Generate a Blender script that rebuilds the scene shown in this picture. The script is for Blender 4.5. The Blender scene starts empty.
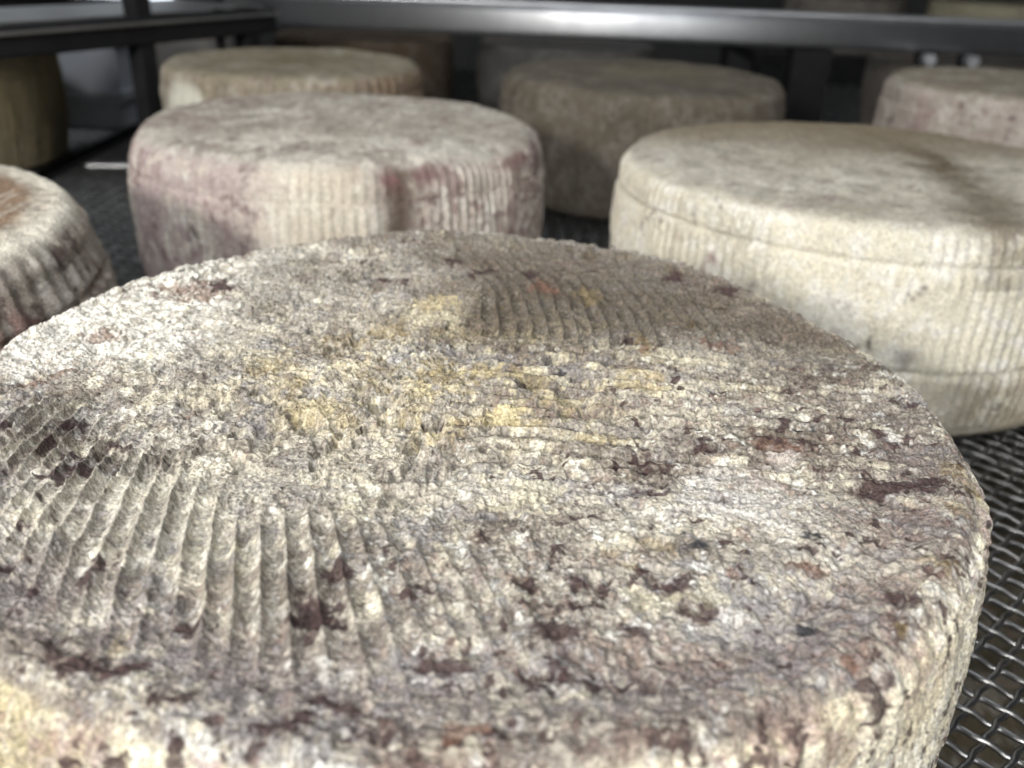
import bpy, math, time
import numpy as np
from mathutils import Vector, Matrix

S = 0.15                      # one scene unit = the front wheel's radius = 0.15 m
C = bpy.context.scene.collection
sc = bpy.context.scene

# ---------------------------------------------------------------- camera
F, PITCH, ROLL, CAMH = 932.877, 0.44543, 0.03958, 1.671
cam = bpy.data.cameras.new('camera')
camo = bpy.data.objects.new('camera', cam); C.objects.link(camo)
cam.sensor_width = 36; cam.sensor_fit = 'HORIZONTAL'
cam.lens = F * 36 / 1024
cam.clip_start = 0.01; cam.clip_end = 50
f_ = Vector((0, math.cos(PITCH), -math.sin(PITCH)))
u_ = Vector((0, math.sin(PITCH), math.cos(PITCH)))
r_ = Vector((1, 0, 0))
c_, s_ = math.cos(ROLL), math.sin(ROLL)
right = r_ * c_ + u_ * s_
up = u_ * c_ - r_ * s_
M = Matrix((right, up, -f_)).transposed().to_4x4()
M.translation = Vector((0, 0, CAMH * S))
camo.matrix_world = M
cam.dof.use_dof = True
cam.dof.focus_distance = 1.72 * S
cam.dof.aperture_fstop = cam.lens / 2.6
sc.camera = camo

# ---------------------------------------------------------------- world, lights, exposure
w = bpy.data.worlds.new('world'); sc.world = w; w.use_nodes = True
w.node_tree.nodes['Background'].inputs[0].default_value = (0.75, 0.85, 1.0, 1)
w.node_tree.nodes['Background'].inputs[1].default_value = 0.10
sc.view_settings.view_transform = 'Standard'
sc.view_settings.look = 'None'
sc.view_settings.gamma = 1
sc.view_settings.use_curve_mapping = False
sc.view_settings.exposure = 0.0


def area(name, loc, aim, sx, sy, power, col):
    l = bpy.data.lights.new(name, 'AREA'); l.shape = 'RECTANGLE'
    l.size = sx * S; l.size_y = sy * S; l.energy = power; l.color = col
    o = bpy.data.objects.new(name, l); C.objects.link(o)
    o.location = Vector(loc) * S
    o.rotation_euler = (Vector(aim) - Vector(loc)).to_track_quat('-Z', 'Y').to_euler()
    return o


area('key_light', (-4.4, -6.2, 4.2), (0.2, 2.6, 0.6), 1.5, 1.1, 23.5, (1.0, 0.965, 0.915))
area('overhead_light', (-2.6, 0.2, 6.0), (0.0, 2.2, 0.8), 1.6, 1.0, 4.5, (1.0, 0.985, 0.96))
area('front_light', (4.2, -4.6, 2.0), (0.8, 1.6, 0.5), 1.2, .8, 2.2, (1.0, 0.98, 0.95))
area('wall_fill_light', (0.0, -8.0, 11.0), (0, -12, -1), 9, 2, 60.0, (0.92, 0.96, 1.0))  # unseen light added to brighten the front wall reflected in the rail
area('ceiling_light_glow', (1.0, 9.0, 10.0), (0, 7, 0), 6, 2, 5.0, (0.9, 0.95, 1.0))


# ---------------------------------------------------------------- helpers
def tag(o, label=None, cat=None, group=None, kind=None):
    if label: o['label'] = label
    if cat: o['category'] = cat
    if group: o['group'] = group
    if kind: o['kind'] = kind
    return o


def empty(name, loc=(0, 0, 0)):
    o = bpy.data.objects.new(name, None); C.objects.link(o)
    o.location = Vector(loc) * S; o.empty_display_size = 0.02
    return o


def mesh_obj(name, V, Fq, mat, parent=None, smooth=True, loc=None):
    """V (n,3) in units of S, Fq list/array of quads"""
    me = bpy.data.meshes.new(name)
    V = np.asarray(V, dtype=np.float32) * S
    if isinstance(Fq, np.ndarray):
        n = len(Fq); k = Fq.shape[1]
        me.vertices.add(len(V)); me.vertices.foreach_set('co', V.ravel())
        me.loops.add(n * k); me.loops.foreach_set('vertex_index', Fq.astype(np.int32).ravel())
        me.polygons.add(n); me.polygons.foreach_set('loop_start', np.arange(0, n * k, k, dtype=np.int32))
        me.polygons.foreach_set('loop_total', np.full(n, k, dtype=np.int32))
        me.update(calc_edges=True)
    else:
        me.from_pydata([tuple(map(float, v)) for v in V], [], Fq); me.update()
    me.polygons.foreach_set('use_smooth', np.full(len(me.polygons), smooth, dtype=bool))
    me.materials.append(mat)
    o = bpy.data.objects.new(name, me); C.objects.link(o)
    if parent: o.parent = parent
    if loc is not None: o.location = Vector(loc) * S
    return o


class MB:
    def __init__(s): s.v = []; s.f = []
    def box(s, c, size, rz=0.0, bev=0.0, rx=0.0):
        """box with chamfered long edges (bevel done by extra verts in the XZ section)"""
        hx, hy, hz = [q / 2 for q in size]
        R = Matrix.Rotation(rz, 3, 'Z') @ Matrix.Rotation(rx, 3, 'X')
        b = min(bev, hy * .9, hz * .9, hx * .9)
        sec = []
        if b > 0:
            for cy, cz, a0 in ((hy - b, hz - b, 0), (-hy + b, hz - b, 90), (-hy + b, -hz + b, 180), (hy - b, -hz + b, 270)):
                for k in range(5):
                    a = math.radians(a0 + k * 22.5)
                    sec.append((cy + b * math.cos(a), cz + b * math.sin(a)))
        else:
            sec = [(hy, hz), (-hy, hz), (-hy, -hz), (hy, -hz)]
        n = len(sec); base = len(s.v)
        xs = [(-hx, .0), (-hx + b * .0001, 1)] if False else [(-hx, 1), (hx, 1)]
        for x, _ in xs:
            for (y, z) in sec:
                s.v.append(tuple(Vector(c) + R @ Vector((x, y, z))))
        for k in range(n):
            s.f.append((base + k, base + (k + 1) % n, base + n + (k + 1) % n, base + n + k))
        s.f.append(tuple(base + k for k in range(n - 1, -1, -1)))
        s.f.append(tuple(base + n + k for k in range(n)))
        return s
    def cyl(s, a, b, r, n=16, r2=None):
        a, b = Vector(a), Vector(b); d = (b - a).normalized()
        t = d.orthogonal().normalized(); q = d.cross(t); base = len(s.v); r2 = r if r2 is None else r2
        for P, rr in ((a, r), (b, r2)):
            for k in range(n):
                an = 2 * math.pi * k / n
                s.v.append(tuple(P + (t * math.cos(an) + q * math.sin(an)) * rr))
        for k in range(n):
            s.f.append((base + k, base + (k + 1) % n, base + n + (k + 1) % n, base + n + k))
        s.f.append(tuple(base + k for k in range(n - 1, -1, -1)))
        s.f.append(tuple(base + n + k for k in range(n)))
        return s
    def build(s, name, mat, parent=None, smooth=False, loc=None):
        return mesh_obj(name, s.v, s.f, mat, parent, smooth, loc)


# ---------------------------------------------------------------- materials
def mat(name, col, rough=0.6, metal=0.0, nscale=0, ncol=None, bump=0.0, rvar=0.0, emit=None, coat=0):
    m = bpy.data.materials.new(name); m.use_nodes = True
    nt = m.node_tree; b = nt.nodes['Principled BSDF']
    b.inputs['Base Color'].default_value = (*col, 1)
    b.inputs['Roughness'].default_value = rough; b.inputs['Metallic'].default_value = metal
    if name == 'dark_painted_steel': b.inputs['Specular IOR Level'].default_value = .15
    if emit:
        b.inputs['Emission Color'].default_value = (*emit[0], 1); b.inputs['Emission Strength'].default_value = emit[1]
    if nscale:
        tc = nt.nodes.new('ShaderNodeTexCoord')
        n = nt.nodes.new('ShaderNodeTexNoise'); n.inputs['Scale'].default_value = nscale; n.inputs['Detail'].default_value = 6
        nt.links.new(tc.outputs['Object'], n.inputs['Vector'])
        if ncol:
            r = nt.nodes.new('ShaderNodeValToRGB'); r.color_ramp.elements[0].position = .35; r.color_ramp.elements[1].position = .65
            r.color_ramp.elements[0].color = (*col, 1); r.color_ramp.elements[1].color = (*ncol, 1)
            nt.links.new(n.outputs['Fac'], r.inputs['Fac']); nt.links.new(r.outputs['Color'], b.inputs['Base Color'])
        if rvar:
            mr = nt.nodes.new('ShaderNodeMapRange'); mr.inputs['To Min'].default_value = rough - rvar; mr.inputs['To Max'].default_value = rough + rvar
            nt.links.new(n.outputs['Fac'], mr.inputs['Value']); nt.links.new(mr.outputs['Result'], b.inputs['Roughness'])
        if bump:
            bp = nt.nodes.new('ShaderNodeBump'); bp.inputs['Strength'].default_value = bump; bp.inputs['Distance'].default_value = .001
            nt.links.new(n.outputs['Fac'], bp.inputs['Height']); nt.links.new(bp.outputs['Normal'], b.inputs['Normal'])
    return m


M_steel = mat('stainless_steel', (.66, .67, .69), .46, 1.0, 18, (.52, .53, .55), .05, .08)
M_wire = mat('galvanised_wire', (.27, .27, .27), .36, 1.0, 60, (.16, .16, .16), .05, .1)
M_dark = mat('dark_painted_steel', (.009, .009, .010), .75, 0.0, 30, (.014, .014, .015), .05)
M_grey = mat('brushed_grey_steel', (.34, .34, .34), .42, .9, 25, (.42, .42, .42), .05)
M_floor = mat('concrete_floor', (.05, .05, .05), .7, 0, 4, (.08, .078, .074), .3)
M_pale = mat('pale_wall_paint', (.66, .66, .66), .7, 0, 3, (.74, .74, .73), .1)
M_wall = mat('dark_wall_paint', (.035, .036, .038), .8, 0, 3, (.05, .05, .052), .2)
M_ceil = mat('ceiling_paint', (.22, .22, .22), .8, 0, 3, (.26, .26, .26), .1)
M_crate = mat('pale_grey_plastic', (.34, .36, .40), .45, 0, 12, (.40, .42, .46), .05)
M_added_panel = mat('added_panel_glow', (.8, .85, .9), .5, emit=((.85, .93, 1.0), 2.2))
M_lamp = mat('lamp_tube', (.9, .9, .9), .5, emit=((.9, .96, 1.0), 4.0))


def rind_material():
    m = bpy.data.materials.new('cheese_rind'); m.use_nodes = True
    nt = m.node_tree; N = nt.nodes; L = nt.links; b = N['Principled BSDF']
    at = N.new('ShaderNodeAttribute'); at.attribute_name = 'pigment'
    tc = N.new('ShaderNodeTexCoord')
    n1 = N.new('ShaderNodeTexNoise'); n1.inputs['Scale'].default_value = 1100; n1.inputs['Detail'].default_value = 5; n1.inputs['Roughness'].default_value = .65
    n2 = N.new('ShaderNodeTexNoise'); n2.inputs['Scale'].default_value = 420; n2.inputs['Detail'].default_value = 4
    n2.inputs['Distortion'].default_value = 1.2
    for n in (n1, n2): L.new(tc.outputs['Object'], n.inputs['Vector'])
    # powdery flecks of a lighter and a darker bloom
    mr = N.new('ShaderNodeMapRange'); mr.inputs['From Min'].default_value = .32; mr.inputs['From Max'].default_value = .68
    mr.inputs['To Min'].default_value = .42; mr.inputs['To Max'].default_value = 1.52
    L.new(n1.outputs['Fac'], mr.inputs['Value'])
    mul = N.new('ShaderNodeVectorMath'); mul.operation = 'SCALE'
    L.new(at.outputs['Color'], mul.inputs[0]); L.new(mr.outputs['Result'], mul.inputs['Scale'])
    L.new(mul.outputs['Vector'], b.inputs['Base Color'])
    b.inputs['Roughness'].default_value = .82
    b.inputs['Specular IOR Level'].default_value = .35
    ad = N.new('ShaderNodeMath'); ad.operation = 'ADD'
    L.new(n1.outputs['Fac'], ad.inputs[0]); L.new(n2.outputs['Fac'], ad.inputs[1])
    bp = N.new('ShaderNodeBump'); bp.inputs['Strength'].default_value = .8; bp.inputs['Distance'].default_value = .0016
    L.new(ad.outputs[0], bp.inputs['Height']); L.new(bp.outputs['Normal'], b.inputs['Normal'])
    return m


M_rind = rind_material()

# ---------------------------------------------------------------- numpy noise
_rng = np.random.RandomState(7)
_T = _rng.rand(64 ** 3).astype(np.float32)
_Q = [np.linalg.qr(_rng.randn(3, 3))[0].astype(np.float32) for _ in range(8)]


def vnoise(P, f, seed=0):
    """smooth value noise 0..1 at points P (n,3), frequency f"""
    X = (P * np.float32(f)) @ _Q[seed % 8] + np.float32(17.3 + 11.7 * seed)
    I = np.floor(X); fr = X - I; fr = fr * fr * (3 - 2 * fr)
    I = I.astype(np.int32) & 63
    J = (I + 1) & 63
    x0, y0, z0 = I[:, 0] << 12, I[:, 1] << 6, I[:, 2]
    x1, y1, z1 = J[:, 0] << 12, J[:, 1] << 6, J[:, 2]
    fx, fy, fz = fr[:, 0], fr[:, 1], fr[:, 2]
    a = _T[x0 + y0 + z0]; a += (_T[x1 + y0 + z0] - a) * fx
    b = _T[x0 + y1 + z0]; b += (_T[x1 + y1 + z0] - b) * fx
    a += (b - a) * fy
    c = _T[x0 + y0 + z1]; c += (_T[x1 + y0 + z1] - c) * fx
    d = _T[x0 + y1 + z1]; d += (_T[x1 + y1 + z1] - d) * fx
    c += (d - c) * fy
    return a + (c - a) * fz


def fbm(P, f, o=3, seed=0, g=.5):
    s = 0; t = 0; a = 1
    for k in range(o):
        s = s + a * vnoise(P, f * 2.03 ** k, seed + k); t += a; a *= g
    return s / t


def cr(P, f, seed=0, o=5):
    """crunchy noise: slow falloff over the octaves, stretched to use 0..1"""
    return np.clip((fbm(P, f, o, seed, .72) - .5) * 1.5 + .5, 0, 1)


def ss(a, b, x):
    t = np.clip((x - a) / (b - a), 0, 1); return t * t * (3 - 2 * t)


def mixc(A, col, w):
    return A + (np.array(col, dtype=np.float32) - A) * w[:, None]


CREAM = (.76, .70, .52); GREY = (.40, .37, .32); WHITE = (.80, .78, .72); BROWN = (.20, .155, .105)
YEL = (.66, .50, .22); PURP = (.062, .036, .034); RUST = (.17, .08, .05); LILAC = (.42, .33, .35); OLIVE = (.30, .22, .09)
BLACK = (.03, .03, .035); BLUEG = (.42, .43, .46)
# ---------------------------------------------------------------- cheese wheels
def profile(h, rt, rm, rb, e, dome, groove, n_top, n_edge, n_side, n_bot):
    """(r, z, nr, nz, region): rows from the top centre, over the edge, down the side, under to the base centre"""
    P = []
    def sr(z):       # side radius
        t = z / h
        return rb * (1 - t) ** 2 + 2 * (2 * rm - .5 * (rb + rt)) * t * (1 - t) + rt * t * t
    for k in range(n_top):
        t = k / n_top; r = (rt - e) * (t ** .92 if k else 0)
        P.append((r, h + dome * (1 - (r / rt) ** 2), 0))
    for k in range(n_edge):
        a = math.pi / 2 * k / n_edge
        P.append((rt - e + e * math.sin(a), h - e + e * math.cos(a), 1))
    for k in range(n_side):
        t = k / n_side; z = (h - e) + (e * .7 - (h - e)) * t
        P.append((sr(z) - (rt - sr(h - e)) * 0 + (rt - sr(h - e)) * max(0, 1 - t * 6), z, 2))
    zr = sr(e * .7); eb = e * .7
    for k in range(8):
        a = math.pi / 2 * k / 8
        P.append((zr - eb + eb * math.cos(a), eb - eb * math.sin(a), 3))
    for k in range(n_bot):
        P.append(((zr - eb) * (1 - k / (n_bot - 1)), 0, 4))
    P = np.array(P, dtype=np.float32)
    r, z = P[:, 0], P[:, 1]
    dr, dz = np.gradient(r), np.gradient(z); L = np.hypot(dr, dz) + 1e-9
    return r, z, -dz / L, dr / L, P[:, 2]


def wheel(loc, rad, h, seed, label, fn_height, fn_color, ntheta=720, rows=(110, 14, 90), rt=1.0, rm=1.02, rb=.97, e=.06,
          dome=.01, rot=0.0, group='cheese wheels ageing on the wire rack'):
    t0 = time.time()
    r, z, nr, nz, reg = profile(h / rad, rt, rm, rb, e, dome, 0, rows[0], rows[1], rows[2], 12)
    th = (np.arange(ntheta) / ntheta * 2 * np.pi).astype(np.float32)
    R, TH = np.meshgrid(r, th, indexing='ij'); Z = np.repeat(z[:, None], ntheta, 1)
    NR = np.repeat(-nr[:, None], ntheta, 1); NZ = np.repeat(nz[:, None], ntheta, 1)
    NR = np.abs(NR) * np.sign(NR); 
    REG = np.repeat(reg[:, None], ntheta, 1).ravel()
    R, TH, Z = R.ravel(), TH.ravel(), Z.ravel()
    # outward normal from profile direction (dr,dz): tangent (dr,dz), outward = (-dz... ) -> (−dz, dr) points out/up
    nrr = np.repeat(nr[:, None], ntheta, 1).ravel(); nzz = np.repeat(nz[:, None], ntheta, 1).ravel()
    X, Y = R * np.cos(TH), R * np.sin(TH)
    P = np.stack([X, Y, Z], 1).astype(np.float32)
    D = dict(P=P, R=R, TH=TH, Z=Z, top=ss(.6, .95, nzz), side=ss(.5, .95, nrr) * (Z > e * .5), seed=seed, hh=h / rad, e=e,
             N=np.stack([nrr * np.cos(TH), nrr * np.sin(TH), nzz], 1), reg=REG)
    D['side'] = np.where(REG >= 3, 0, D['side']); D['top'] = np.where(REG >= 3, 0, D['top'])
    dn, dz = fn_height(D)
    amp = np.where(REG >= 4, 0, 1) * np.where(REG == 3, .25, 1)
    V = P + D['N'] * (dn * amp)[:, None]
    V[:, 2] += dz * amp
    V[:, 2] = np.maximum(V[:, 2], 0)
    V[R == 0, :2] = 0
    V *= rad
    col = np.clip(fn_color(D), .005, .95)
    n = len(r)
    i = np.arange(n - 1)[:, None] * ntheta; j = np.arange(ntheta)[None, :]; j2 = (j + 1) % ntheta
    Fq = np.stack([i + j, i + ntheta + j, i + ntheta + j2, i + j2], -1).reshape(-1, 4)
    # rotate
    c, s = math.cos(rot), math.sin(rot)
    V[:, :2] = V[:, :2] @ np.array([[c, s], [-s, c]], dtype=np.float32)
    o = mesh_obj('cheese_wheel', V, Fq, M_rind, None, True, loc)
    a = o.data.color_attributes.new('pigment', 'FLOAT_COLOR', 'POINT')
    a.data.foreach_set('color', np.concatenate([col, np.ones((len(col), 1))], 1).astype(np.float32).ravel())
    tag(o, label, 'cheese', group)
    print('wheel', seed, len(V), round(time.time() - t0, 1))
    return o


WIRE_TOP = 0.0


def band(x, c, w): return np.exp(-((x - c) / w) ** 2)


# ---- the big front wheel
SPOTS = [(-0.67,0.45,0.078,0.044,"r"),(-0.62,0.48,0.035,0.030,"p"),(-0.80,0.17,0.026,0.018,"r"),(-0.52,0.87,0.040,0.029,"r"),(-0.63,0.76,0.033,0.018,"r"),(0.36,-0.27,0.022,0.019,"p"),(0.36,-0.35,0.039,0.017,"p"),(0.33,-0.34,0.014,0.014,"p"),(0.36,-0.41,0.019,0.016,"p"),(0.60,-0.23,0.045,0.039,"r"),(0.59,-0.20,0.019,0.020,"p"),(0.48,-0.26,0.026,0.019,"p"),(0.56,-0.37,0.038,0.013,"r"),(0.41,-0.54,0.016,0.011,"k"),(0.58,-0.51,0.010,0.014,"k"),(0.34,-0.64,0.038,0.016,"p"),(0.32,-0.62,0.021,0.010,"p"),(0.23,-0.66,0.010,0.018,"p"),(0.29,-0.61,0.014,0.010,"o"),(-0.14,-0.73,0.019,0.034,"p"),(0.00,-0.70,0.024,0.024,"p"),(0.03,-0.83,0.026,0.016,"p"),(0.18,-0.78,0.037,0.017,"p"),(0.20,-0.81,0.018,0.015,"p"),(0.30,-0.75,0.027,0.016,"p"),(0.38,-0.69,0.020,0.018,"p"),(-0.39,-0.84,0.037,0.017,"p"),(-0.45,-0.82,0.020,0.016,"p"),(-0.35,-0.86,0.024,0.018,"p"),(-0.70,-0.28,0.018,0.024,"p"),(-0.64,-0.35,0.017,0.022,"p"),(-0.71,-0.33,0.014,0.019,"p"),(-0.69,-0.25,0.025,0.020,"p"),(-0.60,-0.41,0.015,0.017,"p"),(-0.63,-0.43,0.015,0.020,"p"),(-0.81,-0.23,0.014,0.017,"p"),(-0.57,-0.32,0.021,0.015,"p"),(-0.58,-0.39,0.017,0.017,"p"),(-0.81,-0.03,0.035,0.020,"r"),(-0.85,-0.06,0.019,0.015,"r"),(-0.13,-0.76,0.013,0.012,"p"),(0.55,-0.72,0.009,0.013,"k"),(0.67,-0.66,0.014,0.022,"p"),(0.67,-0.70,0.013,0.014,"o"),(0.60,-0.79,0.027,0.014,"p"),(0.58,-0.77,0.014,0.010,"r"),(0.76,-0.35,0.021,0.017,"p"),(0.84,-0.32,0.018,0.018,"p"),(0.88,-0.31,0.022,0.018,"p"),(0.78,-0.11,0.020,0.018,"p"),(0.57,0.08,0.013,0.010,"k"),(0.21,0.03,0.013,0.010,"k"),(0.64,-0.14,0.016,0.013,"p"),(0.70,-0.17,0.012,0.013,"k"),(0.56,-0.57,0.014,0.010,"r"),(0.48,-0.51,0.010,0.011,"r"),(0.72,-0.48,0.014,0.015,"p"),(0.93,-0.29,0.010,0.046,"o"),(0.88,-0.43,0.010,0.030,"o"),(0.78,-0.57,0.014,0.013,"o"),(0.41,-0.48,0.010,0.012,"p"),(0.48,-0.48,0.009,0.012,"p"),(0.45,-0.60,0.011,0.010,"r"),(0.47,-0.60,0.008,0.008,"p"),(0.27,-0.49,0.013,0.009,"p"),(0.18,-0.45,0.008,0.012,"p"),(0.19,-0.57,0.011,0.010,"p"),(0.15,-0.64,0.018,0.014,"r"),(0.15,-0.66,0.018,0.009,"p"),(0.08,-0.55,0.016,0.011,"p"),(0.21,-0.72,0.011,0.011,"p"),(0.14,-0.71,0.013,0.010,"p"),(0.42,0.24,0.012,0.083,"o"),(0.41,0.20,0.012,0.028,"r"),(0.38,0.24,0.012,0.035,"p"),(0.45,0.19,0.012,0.028,"p"),(-0.20,0.60,0.021,0.023,"p"),(0.02,0.72,0.017,0.026,"p"),(0.15,0.69,0.022,0.025,"p"),(0.55,0.71,0.017,0.025,"p"),(0.67,0.60,0.019,0.031,"p"),(0.61,0.26,0.034,0.037,"r"),(-0.06,0.78,0.028,0.018,"p"),(0.31,0.74,0.014,0.017,"p"),(0.19,0.60,0.037,0.047,"r"),(0.31,0.56,0.032,0.046,"o"),(-0.07,-0.08,0.040,0.035,"y"),(0.10,-0.18,0.049,0.024,"y"),(0.11,-0.18,0.034,0.028,"y"),(-0.40,0.00,0.033,0.044,"o"),(-0.26,-0.16,0.025,0.033,"y"),(0.14,-0.42,0.043,0.043,"c"),(-0.13,-0.48,0.022,0.026,"c"),(0.05,0.02,0.055,0.019,"y"),(0.21,-0.10,0.040,0.022,"y"),(0.38,-0.02,0.046,0.019,"y"),(0.28,-0.22,0.034,0.019,"y"),(-0.01,-0.22,0.034,0.019,"y"),(-0.07,-0.23,0.022,0.031,"y"),(-0.33,-0.08,0.010,0.054,"o"),(-0.20,-0.22,0.011,0.046,"o"),(-0.16,0.05,0.021,0.030,"o"),(0.41,0.04,0.043,0.015,"y"),(-0.27,0.20,0.045,0.041,"o"),(-0.16,0.27,0.037,0.036,"o"),(-0.07,0.43,0.049,0.041,"y"),(-0.09,0.34,0.057,0.032,"c"),(0.34,-0.57,0.025,0.011,"o"),(0.51,-0.39,0.069,0.071,"w"),(0.60,-0.30,0.037,0.043,"w"),(-0.91,0.20,0.065,0.062,"w"),(-0.90,0.03,0.048,0.054,"w"),(-0.89,0.29,0.045,0.053,"w"),(0.43,-0.47,0.066,0.017,"w"),(0.32,-0.69,0.036,0.013,"c"),(0.40,-0.66,0.044,0.018,"c"),(-0.15,-0.94,0.025,0.014,"p"),(-0.12,-0.92,0.026,0.008,"p"),(-0.08,-0.89,0.024,0.007,"p"),(-0.28,-0.89,0.021,0.012,"p"),(-0.24,-0.95,0.012,0.012,"p"),(-0.00,-0.93,0.009,0.010,"p"),(0.08,-0.93,0.023,0.008,"r"),(-0.12,-0.64,0.012,0.014,"p"),(-0.47,-0.66,0.010,0.017,"p"),(-0.61,-0.63,0.010,0.019,"p"),(-0.55,-0.70,0.010,0.015,"p"),(-0.38,-0.79,0.008,0.020,"o"),(-0.29,-0.75,0.011,0.013,"p")]


def front_fields(D):
    if 'ff' in D: return D['ff']
    P = D['P']; u, v = P[:, 0], P[:, 1]
    top = D['top']
    q = np.stack([u, v, D['Z']], 1)
    wx = (fbm(q, 5, 3, 1) - .5); wy = (fbm(q, 5, 3, 4) - .5)
    uu = u + .10 * wx; vv = v + .10 * wy
    # sectors of the basket imprint
    mA = ss(.0, -.16, vv + np.clip(.20 + .85 * (uu + .6), .08, .46)) * (.38 + .62 * ss(.0, -.28, uu)) * ss(.25, .08, uu) * ss(.94, .80, D['R'])
    mB = (.45 + .55 * ss(.62, .35, uu)) * (.4 + .6 * ss(-.38, -.15, vv)) * ss(-.02, .10, uu) * ss(.24, .18, vv) * ss(-.55, -.30, vv) * ss(.98, .9, D['R'])
    mC = ss(.0, .05, uu) * ss(.20, .25, vv) * ss(.86, .7, D['R']) * ss(.85, .6, uu)
    mD = ss(.04, .0, uu) * ss(.18, .25, vv) * ss(-.45, -.15, uu) * ss(.80, .6, D['R'])
    w = -.55 - v
    u0 = (u - .4 * w) / (1 + .6 * w)
    jw = .016 * (fbm(q, 9, 2, 2) - .5) * 2
    phA = (u0 + .012 * (fbm(q, 4.5, 2, 6) - .5) * 2) / .037
    phB = (v + .04 * u + jw * .9) / .040
    phC = (u + .10 * (v - .42) ** 2 * 8 * .5 + .1 * (v - .4) + jw * .6) / .037
    phD = (v + .03 * u + jw * .6) / .034
    D['ff'] = (u, v, q, mA, mB, mC, mD, phA, phB, phC, phD)
    return D['ff']


def ridge(ph, sharp):
    t = np.abs((ph % 1.0) - .5) * 2       # 1 at the ridge, 0 mid groove
    return t ** sharp


def front_height(D):
    u, v, q, mA, mB, mC, mD, phA, phB, phC, phD = front_fields(D)
    R = D['R']; top = D['top']; side = D['side']
    brk = cr(q, 13, 3, 3)
    h = np.zeros_like(R)
    h += mA * (ridge(phA, 2.8) - .25) * .020 * ss(.0, .5, brk)
    h += mB * ((1 - ridge(phB, 2.2)) - .6) * .030 * ss(.05, .5, brk)
    h += mC * (ridge(phC, 3.5) - .3) * .013 * ss(.15, .6, brk)
    h += mD * (ridge(phD, 1.5) - .4) * .014
    # crumbly relief; some of it stretched along the ribs
    qa = q.copy(); qa[:, 0] *= 1 - .5 * mB; qa[:, 1] *= 1 - .5 * mA
    c1 = 1 - np.abs(2 * fbm(q, 19, 2, 1) - 1) * 1.0
    c2 = 1 - np.abs(2 * vnoise(qa, 40, 2) - 1)
    c3 = 1 - np.abs(2 * vnoise(qa, 74, 5) - 1)
    c4 = 1 - np.abs(2 * vnoise(q, 125, 6) - 1)
    c5 = vnoise(q, 190, 3)
    center = np.exp(-((u + .12) ** 2 + (v + .03) ** 2) / .09)
    rough = (.55 + .8 * cr(q, 4, 6, 3) + .75 * center) * (1 - .30 * np.maximum(np.maximum(mA * .6, mB), np.maximum(mC, mD)))
    h += rough * (.006 * (c1 - .6) + .0075 * (c2 - .5) + .0062 * (c3 - .5) + .0042 * (c4 - .5) + .0022 * (c5 - .5))
    pit = ss(.56, .75, cr(q, 16, 0, 3))
    h += -.030 * center * pit - .008 * pit
    # broad undulation, a shallow trough inside the rim, raised rim at the back
    h += .03 * (fbm(q, 2.6, 2, 2) - .5)
    h += -.010 * band(R, .87, .05) * ss(.1, -.5, v)
    h += .010 * band(R, .97, .05) * (.6 + .8 * ss(.3, .9, v))
    dz = h * top
    # side: vertical basket ribs
    th = D['TH']; arc = th * 1.0
    qs = np.stack([np.cos(th) * 1.0, np.sin(th) * 1.0, D['Z'] * .28], 1).astype(np.float32)
    rib = np.cos((arc / .047 + .5 * vnoise(qs, 6, 3)) * 2 * np.pi)
    sd = .0065 * rib * ss(.3, .6, fbm(q, 5, 2, 5)) + .010 * (fbm(qs, 16, 3, 2) - .5) + .012 * (fbm(q, 9, 3, 5) - .5) + .0035 * (c3 - .5) + .0045 * (c2 - .5)
    lump = .02 * (fbm(q, 3.2, 2, 7) - .5) + .012 * (fbm(q, 12, 3, 3) - .5)
    dn = sd * side + lump * (1 - top)
    zlow = .024 * ss(-.1, 1, v) * ss(.7, 1, R) + .012 * band(th, 1.57, .5) * ss(.8, 1, R) - .012 * np.where(u > .4, band(v, .45, .35), 0) * ss(.6, 1, R)
    return dn, dz + zlow


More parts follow.
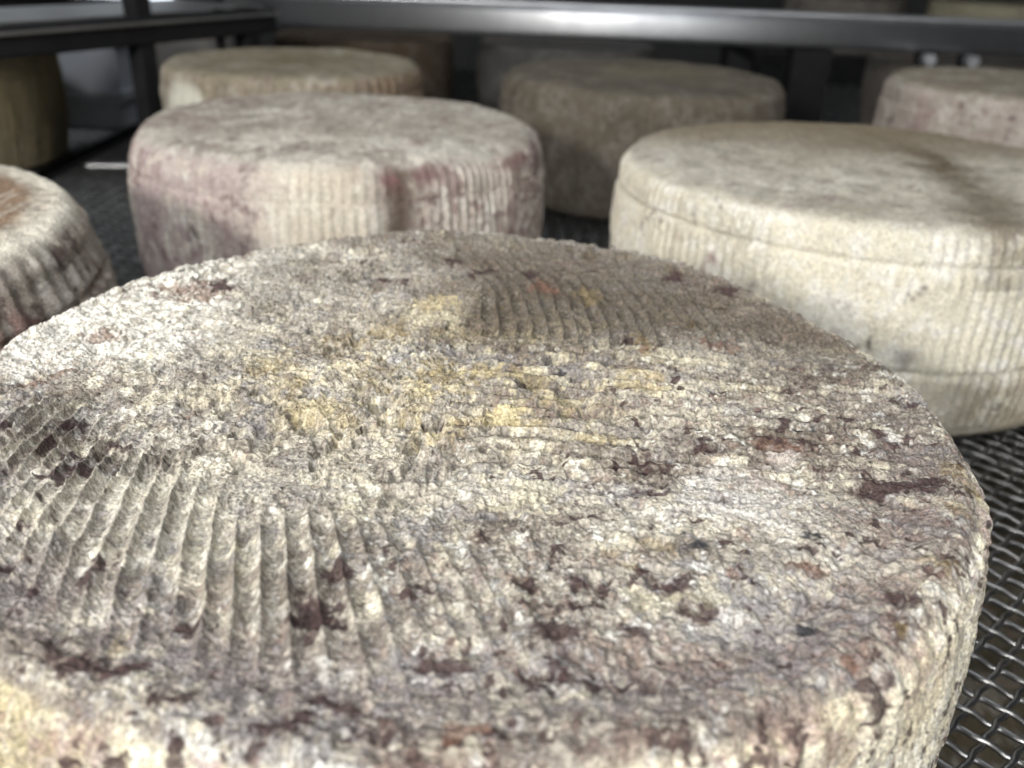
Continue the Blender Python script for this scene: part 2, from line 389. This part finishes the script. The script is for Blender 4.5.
def front_color(D):
    u, v, q, mA, mB, mC, mD, phA, phB, phC, phD = front_fields(D)
    R = D['R']; top = D['top']; side = D['side']
    n = len(R)
    qa = q.copy(); qa[:, 0] *= 1 - .6 * ss(-.1, .1, u); wxx = .02 * (fbm(q, 12, 2, 3) - .5)
    qa = qa + np.stack([wxx * 0, wxx, wxx * 0], 1); lo = fbm(q, 3, 3, 0); mi = cr(qa, 10, 2); hi = cr(q, 30, 4, 4); vh = cr(q, 75, 1, 3)
    A = np.tile(np.array((.46, .42, .355), dtype=np.float32), (n, 1))
    A = mixc(A, (.15, .12, .095), ss(.36, .58, .3 * lo + .35 * mi + .35 * vh) * .9)
    A = mixc(A, (.68, .62, .48), ss(.50, .70, .5 * cr(qa, 14, 5) + .5 * hi) * .8)
    A = mixc(A, (.31, .305, .32), ss(.48, .68, .55 * cr(qa, 9, 6) + .45 * vh) * .6)
    A = mixc(A, (.84, .82, .75), ss(.55, .78, .5 * vh + .5 * hi) * .85)
    rowp = np.stack([u * 5, phB * 1.0, v * 0], 1).astype(np.float32)
    rw = vnoise(rowp, 1.0, 2)
    A = mixc(A, (.62, .57, .42), mB * ss(.5, .75, .6 * rw + .4 * hi) * .5)
    A = mixc(A, (.24, .215, .19), mB * ss(.5, .25, .6 * rw + .4 * hi) * .5)
    cz = np.clip(np.exp(-((u + .45) / .38) ** 2 - ((v + .42) / .34) ** 2) * 1.2, 0, 1)
    A = mixc(A, (.70, .65, .54), cz * ss(.3, .65, .5 * hi + .5 * vh) * .6)
    # brown mould over the far right of the top, with a soft shadow mixed in
    br = ss(.06, .36, v + .16 * (lo - .5) * 2) * ss(-.45, .10, u + .3 * (mi - .5)) * ss(1.0, .93, R)
    A = mixc(A, (.11, .088, .062), br * (.80 + .6 * (hi - .5)))
    A = mixc(A, (.27, .245, .20), ss(.05, .5, v) * ss(.1, -.5, u) * .45 * ss(.3, .6, mi))
    # yellow-ochre grains in the middle
    yc = np.exp(-((u + .05) / .45) ** 2 - ((v + .0) / .30) ** 2)
    A = mixc(A, (.60, .50, .27), yc * ss(.48, .66, .5 * cr(qa, 15, 7) + .5 * hi) * .5)
    A = mixc(A, (.26, .205, .10), yc * ss(.50, .68, .6 * cr(q, 13, 3) + .4 * vh) * .75)
    # lilac-grey bloom inside the front rim
    A = mixc(A, (.20, .17, .17), band(R + .05 * (lo - .5), .90, .07) * ss(.1, -.45, v) * ss(.15, .6, .6 * mi + .4 * vh) * .75)
    # pale left edge
    A = mixc(A, (.88, .85, .76), ss(-.42, -.72, u + .1 * (mi - .5)) * ss(-.12, .15, v) * ss(.25, .6, vh) * .85)
    # side rind
    th = D['TH']
    qs = np.stack([np.cos(th), np.sin(th), D['Z'] * .35], 1).astype(np.float32)
    sdm = np.clip(side + ss(.985 + .03 * (mi - .5), 1.0, R) * (1 - top), 0, 1)
    Bc = np.tile(np.array((.74, .68, .53), dtype=np.float32), (n, 1))
    Bc = mixc(Bc, (.76, .73, .65), ss(.46, .66, .5 * cr(q, 9, 1) + .5 * vh) * .85)
    Bc = mixc(Bc, (.66, .56, .36), ss(.50, .68, .6 * cr(qs, 14, 6) + .4 * hi) * .5)
    Bc = mixc(Bc, (.54, .40, .38), ss(.56, .74, .5 * cr(qs, 9, 3) + .5 * hi) * .6)
    Bc = mixc(Bc, (.20, .115, .115), ss(.70, .80, .5 * cr(qs, 11, 4) + .5 * cr(q, 40, 0)) * .8)
    Bc = mixc(Bc, (.42, .35, .19), ss(-.15, -.55, u) * ss(.3, .6, .6 * cr(qs, 12, 1) + .4 * hi) * .8)
    edge = band(D['Z'], D['hh'] - .03, .06) * ss(.9, 1.0, R)
    Bc = mixc(Bc, (.30, .18, .18), edge * ss(.48, .66, .6 * cr(q, 12, 5) + .4 * vh) * .6)
    A = A + (Bc - A) * sdm[:, None]
    # random purple-brown flecks, thicker to the front right
    dens = .012 + .065 * ss(-.1, .5, u - .6 * v) + .03 * ss(.6, 1, R)
    fl = .5 * cr(qa, 24, 1) + .5 * cr(q, 52, 6, 3)
    A = mixc(A, PURP, ss(.77 - dens * 1.5, .83 - dens * 1.5, fl) * .9 * (1 - .4 * br))
    fl2 = .5 * cr(qa, 12, 3) + .5 * cr(q, 60, 2, 3)
    A = mixc(A, (.24, .165, .135), ss(.66 - dens, .80 - dens, fl2) * .5)
    # the mapped stains
    qx = .05 * (fbm(q, 22, 3, 3) - .5) * 2; qy = .05 * (fbm(q, 22, 3, 6) - .5) * 2
    brk = cr(qa, 46, 2, 4)
    COL = dict(p=PURP, r=RUST, y=(.64, .53, .28), k=BLACK, w=(.82, .78, .72), o=OLIVE, c=(.76, .70, .50))
    base = (R < 1.05) & (D['reg'] < 2)
    idx = np.where(base)[0]
    us, vs, qxs, qys, bs = u[idx] , v[idx], qx[idx], qy[idx], brk[idx]
    acc = {}
    for (sx, sy, ru, rv, k) in SPOTS:
        near = (np.abs(us - sx) < 3 * ru + .06) & (np.abs(vs - sy) < 3 * rv + .06)
        ii = np.where(near)[0]
        d = np.sqrt(((us[ii] + qxs[ii] - sx) / (ru * 1.25)) ** 2 + ((vs[ii] + qys[ii] - sy) / (rv * 1.25)) ** 2)
        a = ss(1.25, .55, d + 2.1 * (bs[ii] - .5)) * (.92 if k in 'pk' else (.38 if k in 'yco' else (.4 if k == 'w' else .65)))
        g = idx[ii]
        A[g] = A[g] + (np.array(COL[k], dtype=np.float32) - A[g]) * a[:, None]
    return A


# ---- the wheels further back: vertical basket ribs, a groove below the rim
def plain_height(rib=.006, pitch=.045, groove=.13, gdepth=.012, low=None, sunk=0.0, topamp=.012, lump=.03, tilt=(0, 0)):
    def f(D):
        P = D['P']; R = D['R']; top, side = D['top'], D['side']; th = D['TH']; sd = D['seed']
        q = P + np.float32(sd * 3.7)
        qs = np.stack([np.cos(th) + sd, np.sin(th) + sd * .5, D['Z'] * .25], 1).astype(np.float32)
        nrib = round(2 * math.pi / pitch)
        ribs = np.cos(th * nrib + 2 * vnoise(qs, 5, 1))
        zt = D['hh'] - D['Z']
        wob = .012 * (vnoise(qs, 4, 2) - .5)
        g = band(zt + wob, groove, .012)
        dn = side * (rib * ribs * (1 - g) * ss(.25, .5, fbm(q, 4, 2, 3)) - gdepth * g + .016 * (fbm(q, 9, 3, 2) - .5) + .006 * (fbm(qs, 25, 2, 4) - .5) + .006 * (fbm(q, 40, 2, 4) - .5))
        if low: dn += side * -gdepth * .9 * band(D['Z'] + wob, low, .014)
        dn += (1 - top) * lump * (fbm(q, 2.5, 2, 5) - .5)
        c = 1 - np.abs(2 * fbm(q, 14, 3, 1) - 1)
        dz = top * (topamp * (c - .5) + .02 * (fbm(q, 3, 2, 2) - .5) + .006 * (fbm(q, 45, 2, 2) - .5))
        if sunk: dz -= sunk * ss(.82, .70, R) * (1 if True else 0)
        dz = dz + (tilt[0] * P[:, 0] + tilt[1] * P[:, 1]) * ss(0, .6, D['Z'])
        return dn, dz
    return f


def plain_color(side=(.70, .64, .49), top=(.44, .40, .33), stain=(.34, .21, .20), amt=.5, dark=.25, white=.5, topbrown=.5, extra=None):
    def f(D):
        P = D['P']; R = D['R']; tp, sdm = D['top'], D['side']; th = D['TH']; sd = D['seed']; n = len(R)
        q = P + np.float32(sd * 3.7)
        qs = np.stack([np.cos(th) + sd, np.sin(th) + sd * .5, D['Z'] * .3], 1).astype(np.float32)
        lo = fbm(q, 2.2, 3, 0); mi = cr(q, 7, 1); hi = cr(q, 28, 2, 4); st = cr(qs, 8, 3)
        A = np.tile(np.array(side, dtype=np.float32), (n, 1))
        A = mixc(A, tuple(c * .62 for c in side), ss(.42, .70, .5 * st + .5 * hi) * .75)
        A = mixc(A, (.84, .81, .73), ss(.45, .66, .5 * mi + .5 * hi) * white)
        A = mixc(A, stain, ss(.62 - .18 * amt, .78 - .18 * amt, .4 * cr(qs, 6, 5) + .3 * mi + .3 * hi) * .85 * min(1, amt + .35))
        A = mixc(A, tuple(c * .5 for c in stain), ss(.72 - .16 * dark, .80 - .16 * dark, .5 * cr(q, 12, 6) + .5 * cr(qs, 10, 4)) * .85)
        T = np.tile(np.array(top, dtype=np.float32), (n, 1))
        T = mixc(T, (.74, .71, .63), ss(.42, .66, .5 * mi + .5 * hi) * white)
        T = mixc(T, tuple(c * .55 for c in top), ss(.45, .70, .6 * cr(q, 10, 6) + .4 * hi) * .7)
        T = mixc(T, (.20, .155, .10), ss(.55 - .1 * topbrown, .70 - .1 * topbrown, .6 * lo + .4 * mi) * topbrown)
        T = mixc(T, stain, ss(.55, .70, .5 * cr(q, 11, 5) + .5 * hi) * .6)
        A = A + (T - A) * tp[:, None]
        if extra: A = extra(D, A, q, qs)
        return A
    return f


def ex_left(D, A, q, qs):         # pink-purple bloom, one brown vertical run
    th = D['TH']; P = D['P']; s = 1 - D['top']
    w = .04 * (fbm(q, 6, 2, 2) - .5)
    A = mixc(A, (.38, .29, .29), s * ss(.1, -.45, P[:, 0] + .5 * (fbm(q, 4, 3, 3) - .5)) * ss(.35, .65, .4 * cr(qs, 8, 2) + .6 * cr(q, 14, 3)) * .75)
    A = mixc(A, (.17, .105, .10), s * ss(.0, -.5, P[:, 0]) * ss(.58, .68, .6 * cr(q, 9, 6) + .4 * cr(q, 30, 3)) * .75)
    A = mixc(A, (.09, .06, .04), s * band(P[:, 0] + w, .40, .08) * ss(.0, .4, cr(q, 9, 3)) * .92)
    A = mixc(A, (.16, .08, .08), band(D['Z'] + w, D['hh'] - .06, .035) * ss(.9, .96, D['R']) * ss(.1, .3, P[:, 0]) * ss(.45, .55, fbm(q, 11, 2, 5)) * .8)
    A = mixc(A, (.20, .125, .12), s * ss(.38, .5, P[:, 0]) * ss(.5, .62, .5 * cr(q, 9, 1) + .5 * cr(q, 30, 3)) * .7)
    A = mixc(A, (.22, .16, .14), D['top'] * ss(-.1, -.8, P[:, 0]) * ss(.45, .62, .5 * cr(q, 7, 4) + .5 * cr(q, 30, 3)) * .7)
    A = mixc(A, (.70, .66, .58), D['top'] * ss(-.2, -.7, P[:, 1]) * ss(.4, .6, cr(q, 9, 2)) * .6)
    A = mixc(A, (.66, .60, .46), s * ss(-.25, 0, P[:, 0]) * ss(.33, .2, P[:, 0]) * .45)
    return A


def ex_right(D, A, q, qs):        # brown mould streak across the top and over the edge
    P = D['P']; u, v = P[:, 0], P[:, 1]
    w = .16 * (fbm(q, 5, 3, 2) - .5)
    t = (u - .12) * .55 + (v - .15) * .83     # streak runs from the back-middle to the front right
    d = np.maximum(band(u - (.28 - .16 * v * v) + w * 1.3, 0, .13) * (.75 + .25 * band(v, 0, .4)) * ss(.9, .5, v), .7 * band(u - .15, 0, .4) * band(v, .35, .25))
    A = mixc(A, (.10, .072, .035), np.maximum(D['top'], band(v, -.95, .1) * (D['Z'] > D['hh'] - .2)) * d * ss(.0, .5, cr(q, 8, 4)) * .92)
    A = mixc(A, (.24, .195, .13), D['top'] * ss(-.15, .45, v + .5 * (cr(q, 4, 2) - .5)) * .65)
    A = mixc(A, (.19, .145, .08), D['top'] * ss(.35, .8, v + w * 2) * .6)
    A = mixc(A, (.26, .20, .13), (1 - D['top']) * ss(.32, .20, D['Z'] + .05 * (fbm(q, 5, 2, 1) - .5)) * ss(-.3, .2, u) * ss(.35, .6, cr(q, 6, 3)) * .6)  # patchy brown low on the side, painted in for shade there
    A = mixc(A, (.34, .28, .20), (1 - D['top']) * ss(.25, .5, u) * (v < 0) * ss(.3, .65, cr(qs, 5, 2)) * .6)
    for (x, y, z, r, k) in ((-.72, -.69, .56, .035, 'p'), (-.60, -.80, .50, .03, 'k'), (-.45, -.89, .48, .035, 'k'), (-.41, -.91, .40, .03, 'k'),
                            (-.83, -.55, .60, .03, 'p'), (.28, -.96, .60, .02, 'k'), (-.75, -.66, .50, .04, 'p'), (-.10, -.99, .33, .05, 'k')):
        pass
        dd = np.sqrt((P[:, 0] - x) ** 2 + (P[:, 1] - y) ** 2 + (P[:, 2] - z) ** 2) + .05 * (fbm(q, 20, 2, 1) - .5)
        A = mixc(A, (.20, .09, .09) if k == 'p' else (.12, .10, .10), ss(r * 1.25, r * .3, dd) * .65)
    return A


def ex_near_left(D, A, q, qs):    # bright ring at the rim round a brown middle
    R = D['R']
    w = .05 * (fbm(q, 7, 2, 2) - .5)
    A = mixc(A, (.20, .125, .075), D['top'] * ss(.86, .80, R + w) * ss(.25, .5, cr(q, 12, 2)) * .9)
    A = mixc(A, (.85, .80, .68), D['top'] * band(R + w, .93, .06) * .8)
    A = mixc(A, (.16, .08, .07), (1 - D['top']) * band(D['Z'] + w, D['hh'] - .16, .05) * ss(.47, .58, fbm(q, 10, 2, 5)) * .8)
    return A


def ex_back_left(D, A, q, qs):    # pale patch at the left of the side
    P = D['P']
    w = .06 * (fbm(q, 6, 2, 2) - .5)
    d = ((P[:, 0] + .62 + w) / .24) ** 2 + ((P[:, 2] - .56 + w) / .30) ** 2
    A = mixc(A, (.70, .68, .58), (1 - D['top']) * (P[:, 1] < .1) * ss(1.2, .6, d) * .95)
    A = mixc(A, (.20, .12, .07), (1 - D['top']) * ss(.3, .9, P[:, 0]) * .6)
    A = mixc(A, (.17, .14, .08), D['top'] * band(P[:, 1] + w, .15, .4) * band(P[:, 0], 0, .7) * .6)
    return A


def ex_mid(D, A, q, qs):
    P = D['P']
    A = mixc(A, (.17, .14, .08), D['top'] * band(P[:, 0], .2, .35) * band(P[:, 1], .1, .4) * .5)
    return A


wheel((-.116, 1.737, 0), 1.0, .826, 1, 'huge nearest cheese wheel, crusty grey and cream top with curved basket ribs and purple spots',
      front_height, front_color, ntheta=2500, rows=(560, 50, 190), e=.06, rm=1.025, rb=.93, rt=1.015, dome=.02)
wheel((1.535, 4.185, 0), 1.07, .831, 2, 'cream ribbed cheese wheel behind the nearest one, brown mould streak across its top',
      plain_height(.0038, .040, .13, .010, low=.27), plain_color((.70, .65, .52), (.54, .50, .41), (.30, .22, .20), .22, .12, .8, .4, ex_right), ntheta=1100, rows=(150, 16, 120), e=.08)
wheel((-.886, 4.676, 0), .986, .831, 3, 'pinkish purple stained cheese wheel with a brown drip mark on its side',
      plain_height(.0045, .045, .16, .005, topamp=.02), plain_color((.58, .51, .44), (.38, .34, .29), (.24, .16, .15), .60, .55, .7, .25, ex_left), ntheta=1000, rows=(130, 22, 110), e=.13)
wheel((-2.3, 2.55, 0), 1.0, .86, 4, 'cheese wheel cut by the left picture edge, with a pale raised rim',
      plain_height(.006, .075, .20, .012, sunk=.03, topamp=.02), plain_color((.40, .345, .29), (.50, .45, .37), (.19, .12, .11), .45, .5, .4, .3, ex_near_left),
      ntheta=900, rows=(130, 20, 120), rt=.985, rm=1.05, rb=1.0, e=.10)
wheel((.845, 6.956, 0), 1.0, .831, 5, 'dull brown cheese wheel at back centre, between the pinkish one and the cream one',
      plain_height(.003, .05, .2, .004), plain_color((.13, .108, .08), (.115, .10, .075), (.08, .05, .04), .4, .2, .12, .3, ex_mid), ntheta=600, rows=(80, 14, 70), e=.1)  # pigment darkened so the shelf shade sits in the colour
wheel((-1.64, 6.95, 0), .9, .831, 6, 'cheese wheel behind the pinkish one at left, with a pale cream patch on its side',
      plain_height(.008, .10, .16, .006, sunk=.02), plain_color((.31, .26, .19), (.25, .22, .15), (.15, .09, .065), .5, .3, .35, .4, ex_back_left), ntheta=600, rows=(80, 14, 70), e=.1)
wheel((3.72, 7.35, 0), .95, .83, 7, 'cheese wheel at the right picture edge under the rail, behind the cream ribbed one',
      plain_height(.005, .06, .16, .006), plain_color((.42, .36, .31), (.27, .235, .17), (.24, .14, .14), .5, .25, .5, .4), ntheta=600, rows=(80, 14, 70), e=.1)
wheel((-4.54, 7.15, 0), 1.0, .831, 8, 'shadowy olive brown cheese wheel at the far left, beyond the dark rack rail',
      plain_height(.004, .06, .16, .004), plain_color((.27, .225, .13), (.26, .22, .14), (.18, .12, .08), .3, .1, .1, .3), ntheta=420, rows=(60, 10, 50),
      group='cheese wheels on the neighbouring racks')
G2 = 'cheese wheels on the neighbouring racks'
for k, (x, y, r, lb, sc_) in enumerate((
        (4.75, 10.75, .95, 'dark cheese wheel in the far row, right of the thick black post', (.13, .11, .095)),
        (.45, 10.75, .95, 'dim grey cheese wheel in the far row, left of the brownish back centre wheel', (.12, .115, .11)),
        (-1.75, 10.75, .95, 'dark brown cheese wheel in the far row, right behind the one with the pale patch', (.10, .07, .045)),
        (-4.25, 11.0, .95, 'greyish cheese wheel in the far row, left end behind the thin black posts', (.24, .225, .21)),
        (7.6, 16.6, .95, 'blurred cheese wheel just over the steel rail at the upper right', (.40, .37, .26)),
        (5.2, 16.6, .95, 'farthest dim cheese wheel just over the steel rail, right of its middle', (.16, .14, .12)))):
    wheel((x, y, -.12 if y < 12 else .2), r, .80, 9 + k, lb, plain_height(.004, .08, .16, .004), plain_color(sc_, tuple(c * .9 for c in sc_), tuple(c * .6 for c in sc_), .3, .1, .08, .3),
          ntheta=300, rows=(40, 8, 36), group=G2)
wheel((2.35, 3.3, -1.5), 1.0, .80, 20, 'dark cheese wheel on the lower tray, glimpsed through the wire mesh at lower right',
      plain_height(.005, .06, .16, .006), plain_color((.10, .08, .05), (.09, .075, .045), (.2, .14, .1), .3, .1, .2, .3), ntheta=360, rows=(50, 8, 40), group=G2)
# ---------------------------------------------------------------- racks
def wire_mesh(name, x0, x1, y0, y1, ztop, pitch, rad, parent, label=None, seg=2, sides=4):
    """woven diamond mesh: two diagonal families of crimped wires clipped to a rectangle, one mesh"""
    V = []; Fs = []; base = 0
    amp = rad * .3; zc = ztop - amp - rad
    for fam in (0, 1):
        d = np.array([1, 1]) / math.sqrt(2) if fam == 0 else np.array([1, -1]) / math.sqrt(2)
        nrm = np.array([-d[1], d[0]])
        cor = np.array([[x0, y0], [x1, y0], [x0, y1], [x1, y1]]) @ nrm
        k0 = math.ceil(cor.min() / pitch); k1 = math.floor(cor.max() / pitch)
        for k in range(k0, k1 + 1):
            p0 = nrm * k * pitch
            t0, t1 = -1e9, 1e9
            for ax, lo, hi in ((0, x0, x1), (1, y0, y1)):
                a, b = (lo - p0[ax]) / d[ax], (hi - p0[ax]) / d[ax]
                t0 = max(t0, min(a, b)); t1 = min(t1, max(a, b))
            if t1 - t0 < pitch: continue
            n = int((t1 - t0) / pitch * seg) + 2
            t = np.linspace(t0, t1, n)
            # crossings with the other family sit at t = j*pitch; over/under alternates
            ph = np.cos(np.pi * (t / pitch)) * (1 if (k % 2 == 0) else -1) * (1 if fam == 0 else -1)
            # parity of the other wire's index for families at 90 degrees
            cx = p0[0] + d[0] * t; cy = p0[1] + d[1] * t; cz = zc + amp * ph
            # gentle sideways crimp gives the wavy strands
            sw = rad * .35 * np.sin(np.pi * t / pitch * 2)
            cx = cx + nrm[0] * sw; cy = cy + nrm[1] * sw
            an = np.arange(sides) / sides * 2 * np.pi + .4
            ring = np.stack([cx[:, None] + nrm[0] * rad * np.cos(an)[None], cy[:, None] + nrm[1] * rad * np.cos(an)[None],
                             cz[:, None] + rad * np.sin(an)[None] * np.ones((n, 1))], -1)
            V.append(ring.reshape(-1, 3))
            i = base + np.arange(n - 1)[:, None] * sides; j = np.arange(sides)[None]; j2 = (j + 1) % sides
            Fs.append(np.stack([i + j, i + sides + j, i + sides + j2, i + j2], -1).reshape(-1, 4))
            base += n * sides
    o = mesh_obj(name, np.concatenate(V), np.concatenate(Fs), M_wire, parent, True)
    if label: o['label'] = label
    return o


FLOOR_Z = -6.0
rack = empty('wire_rack', (0, 4, FLOOR_Z))
tag(rack, 'steel rack whose wire mesh tray carries the nearest cheeses, shiny rail across its back', 'rack')
OFF = -Vector((0, 4, FLOOR_Z)) * S


def put(o):
    o.location = o.location + OFF
    return o


Zt = -.002
put(wire_mesh('mesh_shelf', -3.35, 5.0, -1.2, 9.2, Zt, .071, .0088, rack, seg=5, sides=5))
lo = wire_mesh('mesh_shelf', -3.35, 5.0, -1.2, 9.2, -1.502, .11, .011, rack, seg=2, sides=4); put(lo); lo['label'] = 'lower mesh shelf'
for z in (-.10, -1.60):
    for (c, sz) in (((-3.42, 4.0, z), (.14, 10.6, .16)), ((5.07, 4.0, z), (.14, 10.6, .16))):
        m = MB().box(c, (sz[1], sz[0], sz[2]), math.pi / 2, .02); put(m.build('frame_tube', M_dark, rack))
    for y in (-1.27, 9.27):
        m = MB().box((.82, y, z), (8.34, .14, .16), 0, .02); put(m.build('frame_tube', M_dark, rack))
    for x in (-.7, 2.2):
        m = MB().box((x, 4.0, z - .02), (10.4, .08, .08), math.pi / 2, .01); put(m.build('support_bar', M_dark, rack))
o = MB().box((-3.0, 7.02, .02), (.5, .10, .035), .15, .012).build('mesh_clip', M_grey, rack); put(o)
# back rail, a rounded stainless box section with a lip
o = MB().box((1.3, 9.42, .97), (8.2, .30, .27), 0, .06).build('top_rail', M_steel, rack, True); put(o); o['label'] = 'shiny stainless rail'
o = MB().box((1.3, 9.50, 1.125), (8.2, .34, .03), 0, .012).build('rail_lip', M_steel, rack); put(o)
for bx in (3.75, 4.15):
    o = MB().cyl((bx, 9.26, .79), (bx, 9.14, .79), .055, 12).build('bolt', M_steel, rack); put(o)
    o = MB().box((bx, 9.30, .79), (.18, .04, .12), 0, .01).build('bracket', M_dark, rack); put(o)
for (x, y, w_) in ((2.70, 9.42, .36), (5.25, 9.42, .3), (-2.66, 9.42, .14), (-3.42, -1.27, .14), (5.07, -1.27, .14)):
    zt = .83 if y > 0 else -.02
    o = MB().box((x, y, (zt + FLOOR_Z) / 2), (w_, .3 if w_ > .2 else .14, zt - FLOOR_Z), 0, 0).build('post', M_dark, rack); put(o)

# left-hand neighbouring rack, standing at an angle
side = empty('side_rack', (-5, 8, FLOOR_Z))
tag(side, 'dark framed neighbouring tray at far left carrying the shadowy olive brown wheel', 'rack')
OFF2 = -Vector((-5, 8, FLOOR_Z)) * S


def put2(o):
    o.location = o.location + OFF2
    return o


A0 = Vector((-3.14, 5.9, 0)); A1 = Vector((-2.10, 8.1, 0)); dr = (A1 - A0).normalized(); nr = Vector((-dr.y, dr.x, 0))
mid = (A0 + A1) / 2 - dr * .35; Lr = (A1 - A0).length + .9; ang = math.atan2(dr.y, dr.x)
o = MB().box(tuple(mid + nr * .08 + Vector((0, 0, .99))), (Lr, .16, .18), ang, .02).build('side_rail', M_dark, rack); put(o); o['label'] = 'near-black slanting rail'
o = MB().box(tuple(mid + nr * .05 + Vector((0, 0, 1.045))), (Lr, .16, .02), ang, 0).build('rail_lip', M_grey, rack); put(o)
o = MB().box(tuple(mid + nr * .60 + Vector((0, 0, 1.085))), (Lr, .95, .02), ang, 0).build('sheet_top', M_grey, rack); put(o); o['label'] = 'grey sheet metal top'
for (t, zt, w_) in ((.47, 2.4, .13), (.93, 1.1, .14), (.80, 1.1, .05)):
    p = A0.lerp(A1, t) + nr * .08
    o = MB().box((p.x, p.y, zt / 2), (w_, w_, zt), ang, 0).build('post', M_dark, rack); put(o)
o = wire_mesh('mesh_shelf', -6.6, -3.6, 6.2, 9.3, -.002, .12, .012, side); put2(o)
for x in (-3.62, -6.6):
    o = MB().box((x, 7.75, -.09), (3.2, .1, .14), math.pi / 2, .01).build('frame_tube', M_dark, side); put2(o)
for y in (6.18, 9.32):
    o = MB().box((-5.1, y, -.09), (3.0, .1, .14), 0, .01).build('frame_tube', M_dark, side); put2(o)
for (x, y) in ((-6.6, 6.18), (-6.6, 9.32), (-3.62, 6.18)):
    o = MB().box((x, y, (-.16 + FLOOR_Z) / 2), (.1, .1, -.16 - FLOOR_Z), 0, 0).build('post', M_dark, side); put2(o)

# rear rack carrying the far rows
rear = empty('rear_rack', (0, 12, FLOOR_Z))
tag(rear, 'dim rear rack carrying the far row of cheese wheels beyond the steel rail', 'rack')


def put3(o):
    o.location = o.location - Vector((0, 12, FLOOR_Z)) * S
    return o


put3(wire_mesh('mesh_shelf', -5.6, 6.6, 9.8, 14.6, -.122, .16, .014, rear))
put3(wire_mesh('mesh_shelf', 3.6, 9.4, 15.4, 17.8, .198, .16, .014, rear))
for y in (15.35, 17.85):
    o = MB().box((6.5, y, .12), (5.9, .1, .16), 0, .01).build('frame_tube', M_dark, rear); put3(o)
    for x in (3.6, 9.4):
        o = MB().box((x, y, (.1 + FLOOR_Z) / 2), (.12, .12, .1 - FLOOR_Z), 0, 0).build('post', M_dark, rear); put3(o)
for x in (3.6, 9.4):
    o = MB().box((x, 16.6, .12), (2.5, .1, .14), math.pi / 2, .01).build('frame_tube', M_dark, rear); put3(o)
for y in (9.75, 14.65):
    o = MB().box((.5, y, -.22), (12.3, .1, .18), 0, .01).build('frame_tube', M_dark, rear); put3(o)
    for x in (-5.6, 6.6):
        o = MB().box((x, y, (-.14 + FLOOR_Z) / 2), (.12, .12, -.14 - FLOOR_Z), 0, 0).build('post', M_dark, rear); put3(o)
for x in (-5.6, 6.6, -1.5, 2.5):
    o = MB().box((x, 12.2, -.22), (4.9, .1, .14), math.pi / 2, .01).build('frame_tube', M_dark, rear); put3(o)

# pale crate beyond the left rail
crate = empty('plastic_crate', (-3.98, 8.85, 0))
tag(crate, 'pale bluish grey plastic crate seen between the dark posts at upper left', 'crate')
m = MB(); wx, wy, hz = .74, .6, .78; t = .05
for (c, s3) in (((0, -wy / 2, hz / 2), (wx, t, hz)), ((0, wy / 2, hz / 2), (wx, t, hz)), ((-wx / 2, 0, hz / 2), (t, wy, hz)), ((wx / 2, 0, hz / 2), (t, wy, hz)), ((0, 0, t / 2), (wx, wy, t))):
    m.box(c, s3, 0, 0)
m.build('crate_body', M_crate, crate)
m = MB()
for z in (.28, .76):
    for (c, s3) in (((0, -wy / 2 - .04, z), (wx + .16, .06, .07)), ((0, wy / 2 + .04, z), (wx + .16, .06, .07)), ((-wx / 2 - .04, 0, z), (.06, wy, .07)), ((wx / 2 + .04, 0, z), (.06, wy, .07))):
        m.box(c, s3, 0, 0)
o = m.build('crate_rim', M_crate, crate)

# ---------------------------------------------------------------- room
def slab(name, c, size, m):
    o = MB().box((0, 0, 0), size, 0, 0).build(name, m, None, False, c); o['kind'] = 'structure'; return o


slab('floor', (0, 5, FLOOR_Z - .1), (36, 38, .2), M_floor)
slab('ceiling', (0, 5, 12.1), (36, 38, .2), M_ceil)
slab('wall_left', (-18.1, 5, 3), (.2, 38, 18), M_wall)
slab('wall_right', (18.1, 5, 3), (.2, 38, 18), M_wall)
slab('wall_front', (0, -14.1, 3), (36, .2, 18), M_pale)
slab('wall_back', (0, 24.1, 3), (36, .2, 18), M_wall)
wn = empty('added_panel_1', (-11.6, 23.9, .55)); wn['kind'] = 'structure'  # invented glowing panels, added for the white patches past the left rail
for k, x in enumerate((-1.1, 1.9)):
    MB().box((x, 0, 1.2), (2.6, .08, 3.4), 0, 0).build('added_panel_face', M_added_panel, wn)
m = MB()
for (c, s3) in (((.4, -.02, 3.0), (6.0, .16, .2)), ((.4, -.02, -.6), (6.0, .16, .2)), ((-2.5, -.02, 1.2), (.2, .16, 3.6)), ((3.3, -.02, 1.2), (.2, .16, 3.6)), ((.4, -.02, 1.2), (.2, .16, 3.6))):
    m.box(c, s3, 0, 0)
m.build('added_panel_frame', M_dark, wn)
lamp = empty('ceiling_lamp', (0, 9, 11.98))
tag(lamp, 'long fluorescent lamp under the ceiling over the racks', 'lamp')
MB().box((0, 0, -.15), (9, 1.0, .3), 0, .05).build('lamp_housing', M_grey, lamp)
for y in (-.25, .25):
    MB().cyl((-4.2, y, -.42), (4.2, y, -.42), .12, 16).build('lamp_tube', M_lamp, lamp, True)
